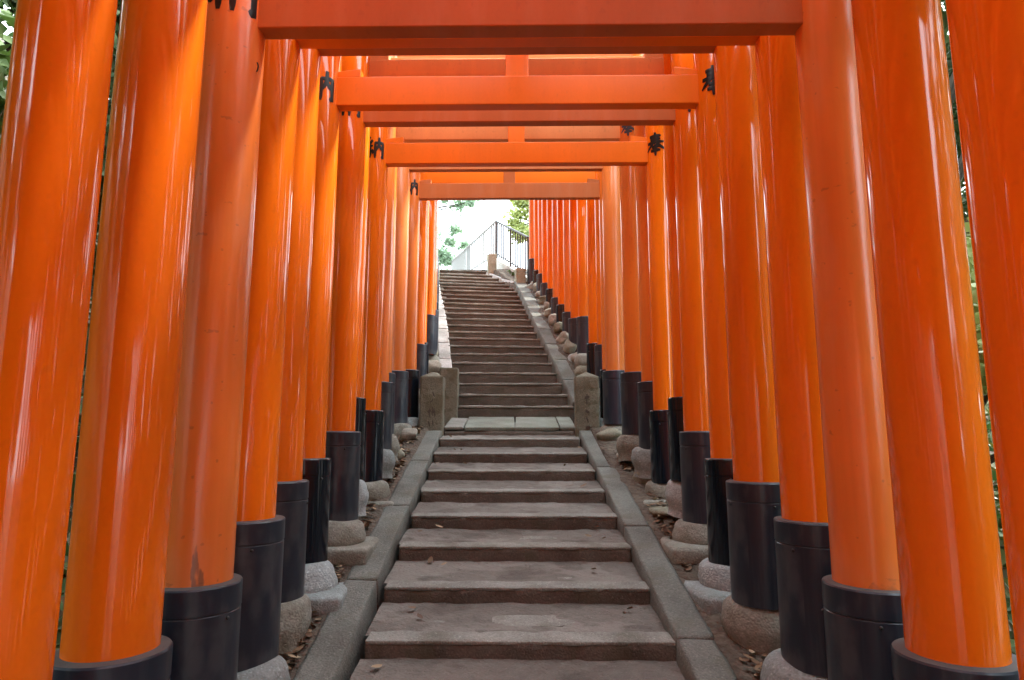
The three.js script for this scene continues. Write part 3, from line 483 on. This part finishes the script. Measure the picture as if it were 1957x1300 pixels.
{
  const R = rng(55); let n = 0; const L = ['deep', 'mid', 'deep', 'glareCool'];
  const where = ['beside the nearest gates', 'beside the third gate', 'beside the sixth gate', 'beside the ninth gate', 'beside the landing', 'beside the upper stairs'];
  [-3.5, -1, 1.4, 3.4, 5.6, 7.9, 10.2].forEach((Z, i) => { tree('tree', `dark green broadleaf tree on the left slope, ${ord[i]} from the front`, -4.7 - R() * 1.6, Z, lineY(Z) + 1.6, 6.6 + R() * 2.4, 2.5 + .6 * R(), M.leaf[L[i % 4]], 900 + i * 7, 480, .125, null, 'trees behind the left columns'); });
  [-3.2, -.6, 2.2, 4.6, 7.2, 9.8].forEach((Z, i) => { tree('tree', `leafy green tree beyond the right columns, ${ord[i]} from the front`, 4.9 + R() * 1.8, Z, lineY(Z) - .4, 6.4 + R() * 2, 2.2 + .6 * R(), M.leaf[L[(i + 1) % 4]], 1000 + i * 7, 150, .15, null, 'trees behind the right columns'); });
  tree('tree', 'unseen broad dark green tree added at the lower end of the path behind the camera', -.8, -13, .2, 7, 3.2, M.leaf.deep, 1500, 330, .2);  // this tree and the next block bright sky mirrored in the columns
  tree('tree', 'unseen dark green bushy tree added beside the broad one behind the camera', 2.6, -12, .2, 5, 2.8, M.leaf.deep, 1510, 330, .2);
  [[-3.4, 3.2], [-3.3, 5.6], [-3.2, 8.2]].forEach(([x, Z], i) => tree('shrub', `bushy green shrub on the left slope, ${ord[i]} from the front`, x, Z, lineY(Z) + .9, 2.6, 1.1, M.leaf[L[(i + 1) % 4]], 1100 + i * 5, 420, .11, null, 'shrubs behind the left columns'));
  [[3.7, -1.9], [3.5, -.3], [3.8, 1.1], [3.5, 2.4], [3.9, 3.8], [3.6, 5.3], [4.0, 7.2], [3.7, 9.0]].forEach(([x, Z], i) => tree('shrub', `yellow-green shrub on the right beyond the columns, ${ord[i]} from the front`, x, Z, lineY(Z) - .25, 2.3, 1.05, M.leaf.lime, 1150 + i * 5, 420, .11, null, 'shrubs behind the right columns'));  // first three unseen, added to narrow bright streaks on the near columns
  // beyond the head of the stairs
  tree('tree', 'yellow-green tree behind the railing at the right of the opening', 1.15, 19, 6.6, 4.4, 1.7, M.leaf.lime, 1201, 260, .11, [[-.95, 3.6, .1, .35], [-1.05, 2.6, .1, .42], [-.85, 1.3, .3, .55], [-1.0, 1.95, .2, .45], [-.75, 2.3, .2, .55], [-.5, 3.1, 0, .5], [-1.0, 1.6, .2, .38], [-.1, 2.0, 0, .9], [.5, 3.0, 0, 1.0], [.9, 1.8, 0, .9], [-.2, 3.8, 0, .6]]);
  tree('tree', 'green tree with glare painted into its pale leaves at the left of the opening', -4.2, 28, 7.5, 4.2, 1.4, M.leaf.glareCool, 1222, 420, .13, [[1.3, 2.2, 0, .5], [1.7, 3.6, 0, .4], [2.0, 1.4, 0, .3], [2.1, 2.9, 0, .28], [1.7, .6, 0, .4], [1.45, 3.0, 0, .4], [1.0, 2.5, 0, .5], [1.25, 1.5, 0, .38], [1.6, 2.1, 0, .22], [.6, 3.3, 0, .6], [0, 2.6, 0, 1.0], [.8, .9, 0, .5], [-.8, 3.2, 0, .9]]);
  tree('tree', 'tall tree whose leafy branch tip hangs into the top of the opening', -4.4, 18.5, 6.3, 6.5, 2, M.leaf.glareCool, 1244, 300, .12, [[2.85, 2.46, 0, .30], [3.2, 2.50, .1, .2], [2.5, 2.75, 0, .36], [1.6, 3.6, 0, .8], [.6, 4.8, 0, 1.2], [-.6, 5.4, 0, 1.4]]);
  tree('shrub', 'small fern-like shrub at the foot of the railing kerb', .02, 14.0, 5.42, .3, .2, M.leaf.mid, 1263, 3000, .06, [[.06, .08, 0, .12], [-.06, .16, -.15, .10], [.1, .04, .2, .11]]);
}

{ // low ground cover on both banks
  const R = rng(717), N = 9000, g = leafCluster, im = new THREE.InstancedMesh(g, M.leaf.deep, N), o = new THREE.Object3D(), c = new THREE.Color();
  for (let n = 0; n < N; n++) {
    const s = R() < .4 ? -1 : 1, Z = -2 + 15.5 * R(), d = 1.95 + 5.5 * Math.pow(R(), 1.3), x = axisX(Z) + s * d, e = Math.max(0, d - 1.7); const y = groundY(x, Z) + (s < 0 ? .62 : -.10) * e + .04;
    o.position.set(x, y + .12 * R(), -Z); o.rotation.set(R() * .8, R() * 6.3, R() * .8); o.scale.setScalar(.08 + .12 * R()); o.updateMatrix(); im.setMatrixAt(n, o.matrix); im.setColorAt(n, c.setRGB(.6 + 1.3 * R(), .6 + .7 * R(), .5 + .5 * R()));
  }
  im.name = 'undergrowth'; im.userData = { kind: 'stuff', label: 'low green ground cover on the banks beyond the columns', category: 'undergrowth' }; scene.add(im);
}

// ---------------------------------------------------------------- railings, pole
function railing(mat, label, pts, height, gapP, thick) {
  const t = thing('metal_railing', label, 'railing', [0, 0, 0], 0, 'picket railings at the head of the stairs'); const bar = new THREE.BoxGeometry(thick, 1, thick);
  for (let i = 0; i + 1 < pts.length; i++) {
    const a = new THREE.Vector3(...pts[i]), b = new THREE.Vector3(...pts[i + 1]), L = a.distanceTo(b), n = Math.round(L / gapP);
    for (const [y, r] of [[height, .026], [height * .12, .016]]) { const g = new THREE.TubeGeometry(new THREE.LineCurve3(a.clone().setY(a.y + y), b.clone().setY(b.y + y)), 1, r, 8); part('rail', g, mat, t); }
    for (let k = 0; k <= n; k++) { const p = a.clone().lerp(b, k / n), post = k === 0 || k === n || k === Math.round(n / 2); const m = part(post ? 'railing_post' : 'picket', bar, mat, t, [p.x, p.y + height / 2 + (post ? -.1 : .02), p.z]); m.scale.set(post ? 1.5 : 1, height * (post ? 1.2 : .92), post ? 1.5 : 1); }
  }
}
railing(M.metal, 'grey metal picket railing climbing beside the top steps on the right', [[.34, 5.30, -13.45], [-.355, 6.17, -15]], .90, .15, .032);
railing(M.glareMetal, 'metal picket railing with painted glare running away left from the railing corner', [[-.38, 6.17, -15.02], [-2.25, 7.66, -24]], .92, .32, .038);
kerbWall('stone_kerb', 'low white concrete kerb carrying the climbing railing', [[.36, 5.30, -13.42], [-.345, 6.16, -14.98]], .12, .8, M.concrete, 1.7, 171);
topMesh('utility_pole', new THREE.CylinderGeometry(.035, .05, 7, 12), M.concrete, 'thin pale pole standing beyond the railing in the bright opening', 'pole', null, [-1.08, 8.2, -24.2]);

scene.traverse(o => { if (o.isMesh) { o.castShadow = o.receiveShadow = true; } });
renderer.render(scene, camera);
